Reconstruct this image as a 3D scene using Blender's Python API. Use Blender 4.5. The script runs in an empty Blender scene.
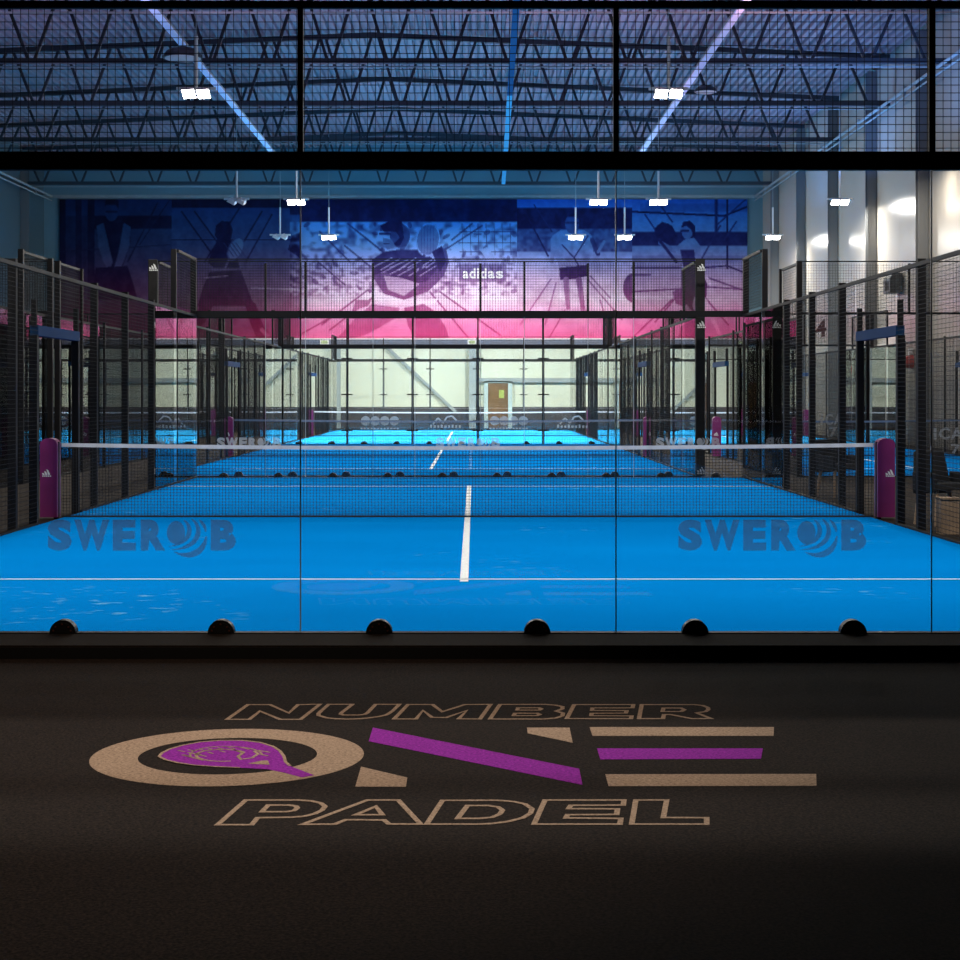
import bpy, bmesh, math, random
import numpy as np
from mathutils import Vector, Matrix
random.seed(7); rng = np.random.default_rng(7)
sc = bpy.context.scene
col = sc.collection
F = 1672.0; VX = 474.0; VY = 395.0; EYE = 1.505          # focal length, vanishing point and eye height read from the photo
sc.view_settings.view_transform = 'Standard'; sc.view_settings.look = 'None'
sc.view_settings.exposure = 0.0; sc.view_settings.gamma = 1.0; sc.view_settings.use_curve_mapping = False
sc.cycles.transparent_max_bounces = 48
sc.cycles.max_bounces = 8; sc.cycles.diffuse_bounces = 3; sc.cycles.glossy_bounces = 4
sc.cycles.caustics_reflective = False; sc.cycles.caustics_refractive = False

# ------------------------------------------------------------------ materials
def new_mat(name):
    m = bpy.data.materials.new(name); m.use_nodes = True
    nt = m.node_tree; nt.nodes.clear()
    out = nt.nodes.new('ShaderNodeOutputMaterial')
    return m, nt, out
def pbr(name, colr, rough=0.6, metal=0.0, noise=0.0, nscale=8.0, bump=0.0, emit=None, estr=0.0, spec=0.5, stretch=None):
    m, nt, out = new_mat(name)
    b = nt.nodes.new('ShaderNodeBsdfPrincipled')
    b.inputs['Base Color'].default_value = (*colr, 1); b.inputs['Roughness'].default_value = rough
    b.inputs['Metallic'].default_value = metal; b.inputs['Specular IOR Level'].default_value = spec
    if emit: b.inputs['Emission Color'].default_value = (*emit, 1); b.inputs['Emission Strength'].default_value = estr
    nt.links.new(b.outputs[0], out.inputs[0])
    if noise or bump:
        tc = nt.nodes.new('ShaderNodeTexCoord'); mp = nt.nodes.new('ShaderNodeMapping')
        if stretch: mp.inputs['Scale'].default_value = stretch
        nt.links.new(tc.outputs['Object'], mp.inputs[0])
        n = nt.nodes.new('ShaderNodeTexNoise'); n.inputs['Scale'].default_value = nscale; n.inputs['Detail'].default_value = 3
        nt.links.new(mp.outputs[0], n.inputs['Vector'])
        if noise:
            mr = nt.nodes.new('ShaderNodeMapRange'); mr.inputs[1].default_value = .3; mr.inputs[2].default_value = .7
            mr.inputs[3].default_value = 1-noise; mr.inputs[4].default_value = 1+noise
            nt.links.new(n.outputs['Fac'], mr.inputs[0])
            v = nt.nodes.new('ShaderNodeVectorMath'); v.operation = 'SCALE'; v.inputs[0].default_value = colr
            nt.links.new(mr.outputs[0], v.inputs['Scale']); nt.links.new(v.outputs[0], b.inputs['Base Color'])
        if bump:
            bp = nt.nodes.new('ShaderNodeBump'); bp.inputs['Strength'].default_value = bump; bp.inputs['Distance'].default_value = .01
            nt.links.new(n.outputs['Fac'], bp.inputs['Height']); nt.links.new(bp.outputs[0], b.inputs['Normal'])
    return m
def glass_mat(name, tint, ior=1.45):
    m, nt, out = new_mat(name)
    t = nt.nodes.new('ShaderNodeBsdfTransparent'); t.inputs[0].default_value = (*tint, 1)
    g = nt.nodes.new('ShaderNodeBsdfGlossy'); g.inputs['Roughness'].default_value = 0.0; g.inputs[0].default_value = (.95,.95,.95,1)
    f = nt.nodes.new('ShaderNodeFresnel'); f.inputs[0].default_value = ior
    mx = nt.nodes.new('ShaderNodeMixShader')
    nt.links.new(f.outputs[0], mx.inputs[0]); nt.links.new(t.outputs[0], mx.inputs[1]); nt.links.new(g.outputs[0], mx.inputs[2])
    nt.links.new(mx.outputs[0], out.inputs[0])
    return m
def vinyl_mat(name, colr, alpha):
    m, nt, out = new_mat(name)
    t = nt.nodes.new('ShaderNodeBsdfTransparent'); d = nt.nodes.new('ShaderNodeBsdfDiffuse'); d.inputs[0].default_value = (*colr, 1)
    mx = nt.nodes.new('ShaderNodeMixShader'); mx.inputs[0].default_value = alpha
    nt.links.new(t.outputs[0], mx.inputs[1]); nt.links.new(d.outputs[0], mx.inputs[2]); nt.links.new(mx.outputs[0], out.inputs[0])
    return m
def frosted_mat(name, colr, alpha):
    m, nt, out = new_mat(name)
    t = nt.nodes.new('ShaderNodeBsdfTransparent'); d = nt.nodes.new('ShaderNodeBsdfDiffuse'); d.inputs[0].default_value = (*colr, 1)
    tl = nt.nodes.new('ShaderNodeBsdfTranslucent'); tl.inputs[0].default_value = (*colr, 1)
    m1 = nt.nodes.new('ShaderNodeMixShader'); m1.inputs[0].default_value = .6
    nt.links.new(d.outputs[0], m1.inputs[1]); nt.links.new(tl.outputs[0], m1.inputs[2])
    mx = nt.nodes.new('ShaderNodeMixShader'); mx.inputs[0].default_value = alpha
    nt.links.new(t.outputs[0], mx.inputs[1]); nt.links.new(m1.outputs[0], mx.inputs[2]); nt.links.new(mx.outputs[0], out.inputs[0])
    return m
def emis(name, colr, s):
    m, nt, out = new_mat(name)
    e = nt.nodes.new('ShaderNodeEmission'); e.inputs[0].default_value = (*colr, 1); e.inputs[1].default_value = s
    nt.links.new(e.outputs[0], out.inputs[0]); return m
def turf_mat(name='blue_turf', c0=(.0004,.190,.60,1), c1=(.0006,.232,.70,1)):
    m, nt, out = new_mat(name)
    b = nt.nodes.new('ShaderNodeBsdfDiffuse')
    tc = nt.nodes.new('ShaderNodeTexCoord')
    def noise(scale, detail, stretch):
        mp = nt.nodes.new('ShaderNodeMapping'); mp.inputs['Scale'].default_value = stretch
        nt.links.new(tc.outputs['Object'], mp.inputs[0])
        n = nt.nodes.new('ShaderNodeTexNoise'); n.inputs['Scale'].default_value = scale; n.inputs['Detail'].default_value = detail
        nt.links.new(mp.outputs[0], n.inputs['Vector']); return n
    n1 = noise(.5, 3, (.4, 1, 1)); n2 = noise(7.0, 6, (.8, 1.0, 1)); n3 = noise(.35, 2, (1, 1, 1)); n4 = noise(160, 2, (1,1,1))
    r1 = nt.nodes.new('ShaderNodeValToRGB'); r1.color_ramp.elements[0].position = .3; r1.color_ramp.elements[1].position = .7
    r1.color_ramp.elements[0].color = c0; r1.color_ramp.elements[1].color = c1
    nt.links.new(n1.outputs['Fac'], r1.inputs[0])
    # pale sand worn into the pile in small patches
    mu = nt.nodes.new('ShaderNodeMath'); mu.operation = 'MULTIPLY'
    r2 = nt.nodes.new('ShaderNodeMapRange'); r2.inputs[1].default_value = .58; r2.inputs[2].default_value = .74
    r3 = nt.nodes.new('ShaderNodeMapRange'); r3.inputs[1].default_value = .56; r3.inputs[2].default_value = .68
    nt.links.new(n2.outputs['Fac'], r2.inputs[0]); nt.links.new(n3.outputs['Fac'], r3.inputs[0])
    nt.links.new(r2.outputs[0], mu.inputs[0]); nt.links.new(r3.outputs[0], mu.inputs[1])
    mx = nt.nodes.new('ShaderNodeMix'); mx.data_type = 'RGBA'
    nt.links.new(mu.outputs[0], mx.inputs[0]); nt.links.new(r1.outputs[0], mx.inputs[6]); mx.inputs[7].default_value = (.16, .46, .72, 1)
    nt.links.new(mx.outputs[2], b.inputs['Color'])
    bp = nt.nodes.new('ShaderNodeBump'); bp.inputs['Strength'].default_value = .25; bp.inputs['Distance'].default_value = .01
    nt.links.new(n4.outputs['Fac'], bp.inputs['Height']); nt.links.new(bp.outputs[0], b.inputs['Normal'])
    nt.links.new(b.outputs[0], out.inputs[0]); return m
def carpet_mat(name, c0, c1, scale=95):
    m, nt, out = new_mat(name)
    b = nt.nodes.new('ShaderNodeBsdfPrincipled'); b.inputs['Roughness'].default_value = .95; b.inputs['Specular IOR Level'].default_value = .08
    tc = nt.nodes.new('ShaderNodeTexCoord'); n = nt.nodes.new('ShaderNodeTexNoise'); n.inputs['Scale'].default_value = scale
    n.inputs['Detail'].default_value = 3; n.inputs['Roughness'].default_value = .7
    nt.links.new(tc.outputs['Object'], n.inputs['Vector'])
    r = nt.nodes.new('ShaderNodeValToRGB'); r.color_ramp.elements[0].position = .36; r.color_ramp.elements[1].position = .68
    r.color_ramp.elements[0].color = (*c0, 1); r.color_ramp.elements[1].color = (*c1, 1)
    nt.links.new(n.outputs['Fac'], r.inputs[0]); nt.links.new(r.outputs[0], b.inputs['Base Color'])
    bp = nt.nodes.new('ShaderNodeBump'); bp.inputs['Strength'].default_value = .5; bp.inputs['Distance'].default_value = .004
    nt.links.new(n.outputs['Fac'], bp.inputs['Height']); nt.links.new(bp.outputs[0], b.inputs['Normal'])
    nt.links.new(b.outputs[0], out.inputs[0]); return m

M = {}
M['black'] = pbr('black_powder_coat', (.012,.011,.012), .6, spec=.12, noise=.2, nscale=3)
M['wire'] = pbr('dark_welded_wire', (.014,.013,.014), .6, spec=.12)
M['rail'] = pbr('black_square_tube', (.010,.010,.011), .6, spec=.12)
M['glass'] = glass_mat('clear_toughened_glass', (.985,.992,.99))
M['edge'] = pbr('glass_edge', (.34,.38,.42), .3)
M['turf'] = turf_mat(); M['turf_overlit'] = turf_mat('overlit_blue_turf', (.018,.33,.78,1), (.026,.40,.86,1))  # second turf is an overlit copy, strong light put into its colour
M['line'] = pbr('white_line', (.80,.83,.86), .8, noise=.08, nscale=12)
M['net'] = pbr('black_net_cord', (.012,.012,.014), .8)
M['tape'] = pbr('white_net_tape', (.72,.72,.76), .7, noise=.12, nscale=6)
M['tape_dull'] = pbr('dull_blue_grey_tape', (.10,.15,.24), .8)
M['purple_pad'] = pbr('purple_vinyl_padding', (.20,.018,.13), .5, noise=.12, nscale=4)
M['white'] = pbr('white_print', (.85,.85,.85), .6)
M['white_metal'] = pbr('white_metal', (.8,.8,.82), .4)
M['clamp'] = pbr('black_rubber', (.006,.006,.006), .5, spec=.2)
M['clamp_pin'] = pbr('copper_red_screw', (.16,.05,.03), .3, metal=.6)
M['vinyl'] = frosted_mat('grey_vinyl', (.22,.22,.30), .55)
M['vinyl_far'] = frosted_mat('pale_vinyl', (.80,.84,.90), .50)
M['carpet'] = carpet_mat('black_brown_carpet', (.0010,.0007,.0005), (.032,.021,.016), 85)
M['tan'] = carpet_mat('tan_carpet_print', (.24,.175,.125), (.52,.385,.285), 75)
M['purple'] = carpet_mat('purple_carpet_print', (.17,.010,.24), (.38,.032,.50), 75)
M['ledge'] = carpet_mat('dark_ledge_covering', (.003,.002,.0015), (.026,.018,.013))
M['hall_floor'] = pbr('brown_grey_hall_floor', (.030,.021,.015), .9, noise=.2, nscale=1.2, spec=.12)
M['deck'] = pbr('lavender_grey_roof_sheet', (.34,.235,.275), .5, noise=.05, nscale=1)
M['truss'] = pbr('dark_roof_steel', (.030,.040,.055), .5, noise=.15, nscale=1)
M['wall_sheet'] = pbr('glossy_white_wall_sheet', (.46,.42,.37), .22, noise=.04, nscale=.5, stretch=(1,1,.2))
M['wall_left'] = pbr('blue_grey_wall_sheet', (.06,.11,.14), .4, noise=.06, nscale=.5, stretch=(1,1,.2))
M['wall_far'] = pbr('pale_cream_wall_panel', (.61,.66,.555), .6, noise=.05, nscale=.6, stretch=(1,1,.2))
M['wall_upper_uplit'] = pbr('uplit_blue_upper_wall', (.15,.27,.33), .5, noise=.05, nscale=.6, stretch=(1,1,.2))  # dim blue light above the lamps is put into this colour
M['steel'] = pbr('grey_galvanised_steel', (.30,.36,.38), .5, noise=.1, nscale=2)
M['col'] = pbr('grey_painted_column', (.16,.165,.17), .5)
M['low'] = pbr('dark_lower_wall', (.055,.055,.065), .7, noise=.2, nscale=1)
M['fascia'] = pbr('grey_blue_fascia', (.13,.15,.22), .5)
M['dark_wall'] = pbr('dark_reception_plaster', (.02,.018,.017), .8)
M['door'] = pbr('brown_timber_door', (.16,.09,.035), .5, noise=.2, nscale=3)
M['frame'] = pbr('pale_blue_door_frame', (.45,.58,.60), .5)
M['lens'] = emis('lit_flood_lens', (1,.97,.9), 26)
M['lens_off'] = pbr('unlit_flood_lens', (.75,.78,.8), .2)
M['wood'] = pbr('light_wood', (.38,.26,.17), .6, noise=.2, nscale=6)
M['fabric'] = pbr('black_fabric', (.012,.011,.012), .9, noise=.3, nscale=10)
M['blue_paint'] = pbr('blue_lacquered_header', (.005,.04,.12), .7, spec=.1)
M['red'] = pbr('red_plastic', (.5,.03,.02), .4)
M['maroon'] = pbr('dark_red_paint', (.05,.010,.010), .9, spec=.1)
M['grey_box'] = pbr('dark_grey_cabinet', (.045,.05,.055), .5)
M['tray_l'] = pbr('pale_blue_glowing_tray', (.55,.65,.85), .45, emit=(.12,.28,.70), estr=.42)  # added glow stands in for light caught by the tray
M['tray_r'] = pbr('pale_lilac_glowing_tray', (.65,.6,.8), .45, emit=(.30,.32,.62), estr=.30)  # same added glow, lilac side
M['reflection_blue'] = emis('blue_reflection_glow', (.04,.33,.85), .85); M['reflection_dim'] = emis('dim_blue_reflection_glow', (.012,.09,.34), .75)  # glow of a strip that stands in for a roof reflection

# ------------------------------------------------------------------ mesh helpers
class MB:
    def __init__(s): s.v = []; s.f = []
    def box(s, x0, x1, y0, y1, z0, z1):
        n = len(s.v)
        s.v += [(x0,y0,z0),(x1,y0,z0),(x1,y1,z0),(x0,y1,z0),(x0,y0,z1),(x1,y0,z1),(x1,y1,z1),(x0,y1,z1)]
        s.f += [(n,n+3,n+2,n+1),(n+4,n+5,n+6,n+7),(n,n+1,n+5,n+4),(n+1,n+2,n+6,n+5),(n+2,n+3,n+7,n+6),(n+3,n,n+4,n+7)]
        return s
    def bar(s, a, b, w, d=None, up=(0,0,1)):
        d = d or w; a = Vector(a); b = Vector(b); t = (b-a).normalized(); u = Vector(up)
        if abs(t.dot(u)) > .98: u = Vector((0,1,0))
        e = t.cross(u).normalized()*w/2; g = e.cross(t).normalized()*d/2; n = len(s.v)
        for p in (a, b):
            for q in (-e-g, e-g, e+g, -e+g): s.v.append(tuple(p+q))
        s.f += [(n+3,n+2,n+1,n),(n+4,n+5,n+6,n+7)]+[(n+i,n+(i+1)%4,n+4+(i+1)%4,n+4+i) for i in range(4)]
        return s
    def tube(s, a, b, r, k=10, r2=None):
        r2 = r if r2 is None else r2
        a = Vector(a); b = Vector(b); t = (b-a).normalized(); u = Vector((0,0,1)) if abs(t.z) < .9 else Vector((1,0,0))
        e = t.cross(u).normalized(); g = e.cross(t); n = len(s.v)
        for p, rr in ((a, r), (b, r2)):
            for i in range(k):
                c = 2*math.pi*i/k; s.v.append(tuple(p+e*rr*math.cos(c)+g*rr*math.sin(c)))
        s.f += [tuple(n+i for i in range(k))[::-1], tuple(n+k+i for i in range(k))]
        s.f += [(n+i,n+(i+1)%k,n+k+(i+1)%k,n+k+i) for i in range(k)]
        return s
    def prism(s, pts, ext):       # pts: closed outline of 3-D points, extruded by a vector
        n = len(s.v); k = len(pts); e = Vector(ext)
        s.v += [tuple(p) for p in pts]+[tuple(Vector(p)+e) for p in pts]
        s.f += [tuple(range(n, n+k)), tuple(range(n+k, n+2*k))[::-1]]
        s.f += [(n+i,n+k+i,n+k+(i+1)%k,n+(i+1)%k) for i in range(k)]
        return s
    def mesh(s, name, mat):
        me = bpy.data.meshes.new(name); me.from_pydata(s.v, [], s.f)
        bm = bmesh.new(); bm.from_mesh(me); bmesh.ops.recalc_face_normals(bm, faces=bm.faces); bm.to_mesh(me); bm.free()
        if mat is not None: me.materials.append(M[mat] if isinstance(mat, str) else mat)
        return me
    def build(s, name, mat, parent=None, loc=(0,0,0)):
        o = bpy.data.objects.new(name, s.mesh(name, mat)); col.objects.link(o)
        o.location = loc; o.parent = parent
        return o
def bevel(o, w=.01, seg=2):
    m = o.modifiers.new('bevel', 'BEVEL'); m.width = w; m.segments = seg; m.limit_method = 'ANGLE'; return o
def tag(o, label=None, cat=None, group=None, kind=None):
    if label: o['label'] = label
    if cat: o['category'] = cat
    if group: o['group'] = group
    if kind: o['kind'] = kind
    return o
def thing(name, label, cat, loc=(0,0,0), group=None, rz=0):
    o = bpy.data.objects.new(name, None); col.objects.link(o); o.location = loc; o.rotation_euler.z = rz
    o.empty_display_size = .2
    return tag(o, label, cat, group)
def struct(name, mb, mat, label=None):
    return tag(mb.build(name, mat), label, None, None, 'structure')
def copy_tree(o, parent=None):
    c = o.copy(); col.objects.link(c); c.parent = parent
    for ch in list(o.children): copy_tree(ch, c)
    return c
def kids(o, base): return [c for c in o.children if c.name.split('.')[0] == base]

_fc = {}
def glyph(ch, bold=.03):                       # outline letter as flat polygons inside a unit box
    if ch in _fc: return _fc[ch]
    cu = bpy.data.curves.new('t', 'FONT'); cu.body = ch; cu.offset = bold; cu.resolution_u = 4
    ob = bpy.data.objects.new('t', cu); col.objects.link(ob)
    me = bpy.data.meshes.new_from_object(ob)
    vs = np.array([v.co[:2] for v in me.vertices]); fs = [tuple(p.vertices) for p in me.polygons]
    bpy.data.objects.remove(ob); bpy.data.curves.remove(cu); bpy.data.meshes.remove(me)
    lo = vs.min(0); hi = vs.max(0); vs = (vs-lo)/(hi-lo)
    _fc[ch] = (vs, fs); return _fc[ch]
def put_glyph(mb, ch, x0, x1, z0, z1, y, bold=.03, flat=None):
    vs, fs = glyph(ch, bold); n = len(mb.v)
    mb.v += [(x0+(x1-x0)*a, y, z0+(z1-z0)*b) for a, b in vs]; mb.f += [tuple(n+i for i in f) for f in fs]
def word(mb, text, x0, z0, h, y, adv=.82, w=.66, gap=None):
    x = x0
    for ch in text:
        ww = {'W':.95,'M':.9,'m':.95,'I':.22,'i':.2,'l':.2,' ':.4}.get(ch, w)*h
        hh = h
        if ch in 'acegmnopqrsuvwxyz': hh = h*.74
        if ch != ' ': put_glyph(mb, ch, x, x+ww, z0, z0+hh, y)
        x += ww+.12*h
    return x

# ------------------------------------------------------------------ the camera
cam = bpy.data.cameras.new('camera'); cam.sensor_width = 36; cam.lens = F/960*36
cam.shift_x = (480-VX)/960; cam.shift_y = -(480-VY)/960; cam.clip_end = 300
co = bpy.data.objects.new('camera', cam); col.objects.link(co)
co.location = (0, 0, EYE); co.rotation_euler = (math.pi/2, 0, 0); sc.camera = co
w = bpy.data.worlds.new('world'); sc.world = w; w.use_nodes = True
w.node_tree.nodes['Background'].inputs[0].default_value = (.10,.16,.30,1); w.node_tree.nodes['Background'].inputs[1].default_value = .02

# ------------------------------------------------------------------ hall shell
XL, XR, YF, YB = -19.8, 13.3, 10.35, 77.0
FL = -.08                                       # reception floor level
struct('floor', MB().box(XL, XR, 10.55, YB, -.30, -.02), 'hall_floor')
struct('floor', MB().box(-6.2, 6.2, -3.2, 10.05, FL-.1, FL), 'carpet')
struct('trim_1', MB().box(-6.2, 6.2, 10.05, 10.53, FL-.1, 0), 'ledge')
struct('trim_2', MB().box(-6.2, 6.2, 10.035, 10.05, FL, -.012), 'clamp')
struct('wall_left_reception', MB().box(-6.4, -6.2, -3.2, 10.5, FL-.1, 4.25), 'dark_wall')
struct('wall_right_reception', MB().box(6.2, 6.4, -3.2, 10.5, FL-.1, 4.25), 'dark_wall')
struct('wall_back_reception', MB().box(-6.4, 6.4, -3.4, -3.2, FL-.1, 4.25), 'dark_wall')
struct('ceiling_reception', MB().box(-6.4, 6.4, -3.4, 10.45, 4.25, 4.4), 'dark_wall')
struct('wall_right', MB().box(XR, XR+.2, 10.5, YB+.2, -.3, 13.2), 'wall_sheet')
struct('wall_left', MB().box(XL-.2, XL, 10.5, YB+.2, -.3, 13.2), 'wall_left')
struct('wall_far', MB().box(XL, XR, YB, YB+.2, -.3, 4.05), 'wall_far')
struct('wall_far_upper', MB().box(XL, XR, YB, YB+.2, 4.05, 13.9), 'wall_upper_uplit')
struct('baseboard_far', MB().box(XL, XR, YB-.06, YB, -.02, .96), 'low')
struct('trim_3', MB().box(XL, XR, YB-.22, YB, 3.78, 4.05), 'fascia')
struct('trim_4', MB().box(XL, XR, YB-.24, YB-.02, 4.05, 4.11), 'white_metal')
struct('trim_5', MB().box(XL, XR, YB-.05, YB-.0, 10.58, 10.72), 'steel')
# roof: corrugated sheet, ridge over the hall's middle
RX = (XL+XR)/2; ZR, ZE = 12.95, 12.25
def roofz(x): return ZR-(ZR-ZE)*abs(x-RX)/((XR-XL)/2)
mb = MB(); p = .26; x = XL; prof = []
while x < XR-.001:
    for dx, dz in ((0,0),(.09,0),(.12,.11),(.21,.11),(.24,0)):
        if x+dx <= XR: prof.append((x+dx, roofz(x+dx)+.12+dz))
    x += p
n = len(prof)
mb.v = [(a, 10.3, b) for a, b in prof]+[(a, YB, b) for a, b in prof]+[(a, 10.3, b+.05) for a, b in prof]+[(a, YB, b+.05) for a, b in prof]
mb.f = [(i, i+1, n+i+1, n+i) for i in range(n-1)]+[(2*n+i, 3*n+i, 3*n+i+1, 2*n+i+1) for i in range(n-1)]
mb.f += [(0, n, 3*n, 2*n), (n-1, 3*n-1, 4*n-1, 2*n-1)]
struct('ceiling', mb, 'deck')
# purlins
for k, yy in enumerate(np.arange(14, 76.5, 2.27)):
    pass
# side wall columns
YC = [73.05, 67.2, 61.2, 55.3, 49.0, 43.5, 37.4, 31.3]
nth = ['seventh','sixth','fifth','fourth','third','second','first']
def column(x, y, label, group):
    t = thing('wall_column', label, 'column', (x, y, -.02), group)
    s = 1 if x > 0 else -1
    MB().box(-.15,.15,-.16,-.145,0,12.2).build('flange', 'col', t)
    MB().box(-.15,.15,.145,.16,0,12.2).build('flange', 'col', t)
    MB().box(-.012,.012,-.145,.145,0,12.2).build('web', 'col', t)
    MB().box(-.15,.15,-.16,.16,0,.02).build('base_plate', 'col', t)
ords = ['farthest','second from the far end','third from the far end','fourth from the far end','fifth from the far end','sixth from the far end']
for k, y in enumerate(YC[:5]):
    column(XR-.17, y, 'grey steel column on the right white wall, %s' % ords[k], 'columns along the right wall')
for k, y in enumerate(YC[:2]):
    column(XL+.17, y, 'grey steel column on the dim left wall, %s' % ['in the far corner','second from the far corner'][k], 'columns along the left wall')
for sx, nm in ((XR-.42,'right'), (XL+.42,'left')):
    t = thing('eaves_pipe', 'pale pipe run along the top of the %s wall' % nm, 'pipe', (0,0,0))
    MB().tube((sx,11,10.62),(sx,YB-.3,10.62),.05).build('pipe', 'steel', t)
    MB().tube((sx,11,10.42),(sx,YB-.3,10.42),.03).build('conduit', 'steel', t)
    b = MB()
    for yy in np.arange(14, 76, 6): MB().box(sx-.03, sx+.03 , yy-.02, yy+.02, 10.38, 10.75).build('bracket', 'steel', t)
# roof trusses
ZB = 10.8
for k, y in enumerate([39.7, 46.3, 53.1, 60.5, 66.8, 73.0]):
    t = thing('roof_truss', 'dark steel lattice roof truss spanning the hall, %s' % ['nearest the camera','second from the camera','third from the camera','fourth from the camera','second from the far mural','nearest the far mural'][k], 'truss', (0,y,0), 'roof trusses')
    MB().box(XL+.1, XR-.1, -.09, .09, ZB-.12, ZB+.02).build('bottom_chord', 'truss', t)
    MB().bar((XL+.1,0,roofz(XL)-.02),(RX,0,ZR-.02), .18,.16).build('top_chord', 'truss', t)
    MB().bar((RX,0,ZR-.02),(XR-.1,0,roofz(XR)-.02), .18,.16).build('top_chord', 'truss', t)
    pp = 1.655; nn = 20
    for i in range(nn):
        bx = XL+.1+(i+.5)*pp
        for s in (-1, 1):
            tx = bx+s*pp*.44
            if XL < tx < XR: MB().bar((bx+s*.08,0,ZB-.04),(tx,0,roofz(tx)-.05),.085,.085,up=(0,1,0)).build('web_member', 'truss', t)
    MB().box(XL+.1, XR-.1, .12, .17, ZB-.20, ZB-.16).build('cable_conduit', 'steel', t)
# long glowing trays, and a blue strip standing in for a reflection
for nm, X, mt, lab in (('left', -7.55, 'tray_l', 'long pale blue glowing cable tray running lengthwise under the roof on the left'), ('right', 6.26, 'tray_r', 'long pale lilac glowing cable tray running lengthwise under the roof on the right')):
    t = thing('glowing_tray', lab, 'glowing tray', (X, 33, 10.55))
    MB().box(-.085,.085,0,30,0,.05).build('tray', mt, t)
    MB().box(-.09,-.075,0,30,.05,.11).build('side_rail', 'steel', t); MB().box(.075,.09,0,30,.05,.11).build('side_rail', 'steel', t)
    for yy in (6.7, 13.3, 20.1, 27.5): MB().tube((0,yy,.04),(0,yy,.26),.02,6).build('hanger', 'steel', t)
t = thing('blue_reflection_strip', 'blue glowing strip standing in for a reflection near the middle of the roof', 'reflection strip', (.97, 38, 10.45))
MB().bar((0,0,.03),(.10,12,.03),.16,.05).build('strip', 'reflection_dim', t); MB().bar((.10,12,.03),(.28,33,.03),.16,.05).build('strip', 'reflection_blue', t)
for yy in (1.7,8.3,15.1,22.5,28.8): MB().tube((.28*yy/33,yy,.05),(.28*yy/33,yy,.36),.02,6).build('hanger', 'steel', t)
for (x, y, r, lab) in ((-7.35, 42.2, .5, 'wide dark domed lamp beside the left cable tray'), (6.5, 46.9, .33, 'small dark domed lamp beside the right cable tray')):
    t = thing('dome_lamp', lab, 'lamp', (x, y, 10.0))
    m_ = MB(); prev = None
    for i in range(5):
        a0 = i*math.pi/10; a1 = (i+1)*math.pi/10
        m_.tube((0,0,r*.6*math.sin(a0)), (0,0,r*.6*math.sin(a1)), r*math.cos(a0), 20, r2=max(.03, r*math.cos(a1)))
    m_.build('shade', 'truss', t); MB().tube((0,0,-.01),(0,0,.0),r*.9,20).build('lens', 'lens_off', t)
    MB().tube((0,0,r*.55),(0,0,.85),.02,6).build('stem', 'steel', t)

# ------------------------------------------------------------------ far wall furniture
def wx(px): return (px-VX)*YB/F
def wz(py): return EYE+(VY-py)*YB/F
for i, (a, b, lab) in enumerate(((333,341,'galvanised steel column on the far wall, under the lunging player of the mural'),(469,476,'galvanised steel column on the far wall, left of the brown door'),(603,609,'galvanised steel column on the far wall, right of the brown door'),(160,165,'galvanised steel column on the far wall, at the left behind the side mesh'))):
    t = thing('wall_column', lab, 'column', ((wx(a)+wx(b))/2, YB-.28, -.02), None)
    h = (wx(b)-wx(a))/2
    MB().box(-h,h,-.10,-.08,0,3.8).build('flange', 'steel', t); MB().box(-h,h,.10,.12,0,3.8).build('flange', 'steel', t); MB().box(-.02,.02,-.08,.10,0,3.8).build('web', 'steel', t)
t = thing('wind_brace', 'diagonal steel brace crossing the pale far wall', 'brace', (0, YB-.16, 0))
MB().bar((wx(386),0,wz(346)),(wx(456),0,wz(412)),.14,.05,up=(0,1,0)).build('bar', 'steel', t)
t = thing('wall_beam', 'horizontal steel beam on the far wall above the brown door', 'beam', (0, YB-.12, 0))
MB().box(wx(477),wx(640),-.06,.06,wz(382.5),wz(378)).build('beam', 'steel', t)
t = thing('wall_beam', 'horizontal steel beam on the far wall at the left end', 'beam', (0, YB-.12, 0))
MB().box(XL+.1,wx(250),-.06,.06,wz(383),wz(378)).build('beam', 'steel', t)
t = tag(thing('door_1', 'brown exit door in the far wall with pale frame', 'door', (0,0,0)), kind='structure')
MB().box(wx(488),wx(508),YB-.12,YB-.06,0,wz(383)).build('door_leaf', 'door', t)
for a, b in ((484,488),(508,512)): MB().box(wx(a),wx(b),YB-.18,YB,-.02,wz(382)).build('door_frame', 'frame', t)
MB().box(wx(484),wx(512),YB-.18,YB,wz(383),wz(381)).build('door_frame', 'frame', t)
MB().box(wx(499),wx(504),YB-.125,YB-.12,wz(398),wz(390)).build('door_window', pbr('green_lit_pane',(.3,.4,.1),.3,emit=(.35,.42,.08),estr=.4), t)
MB().tube((wx(505.5),YB-.13,1.0),(wx(505.5),YB-.20,1.0),.02,8).build('door_handle', 'steel', t)
for a, lab in ((325,'small pale box light on the fascia at the left under the mural'),(472,'small pale box light on the fascia at the middle under the mural')):
    t = thing('emergency_light', lab, 'light', (wx(a), YB-.30, wz(344.5)))
    MB().box(-.2,.2,0,.08,0,.2).build('housing', 'white_metal', t); MB().box(-.15,.15,-.01,0,.03,.17).build('diffuser', emis('pale_green_lamp',(.75,.9,.5),.9), t)
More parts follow.
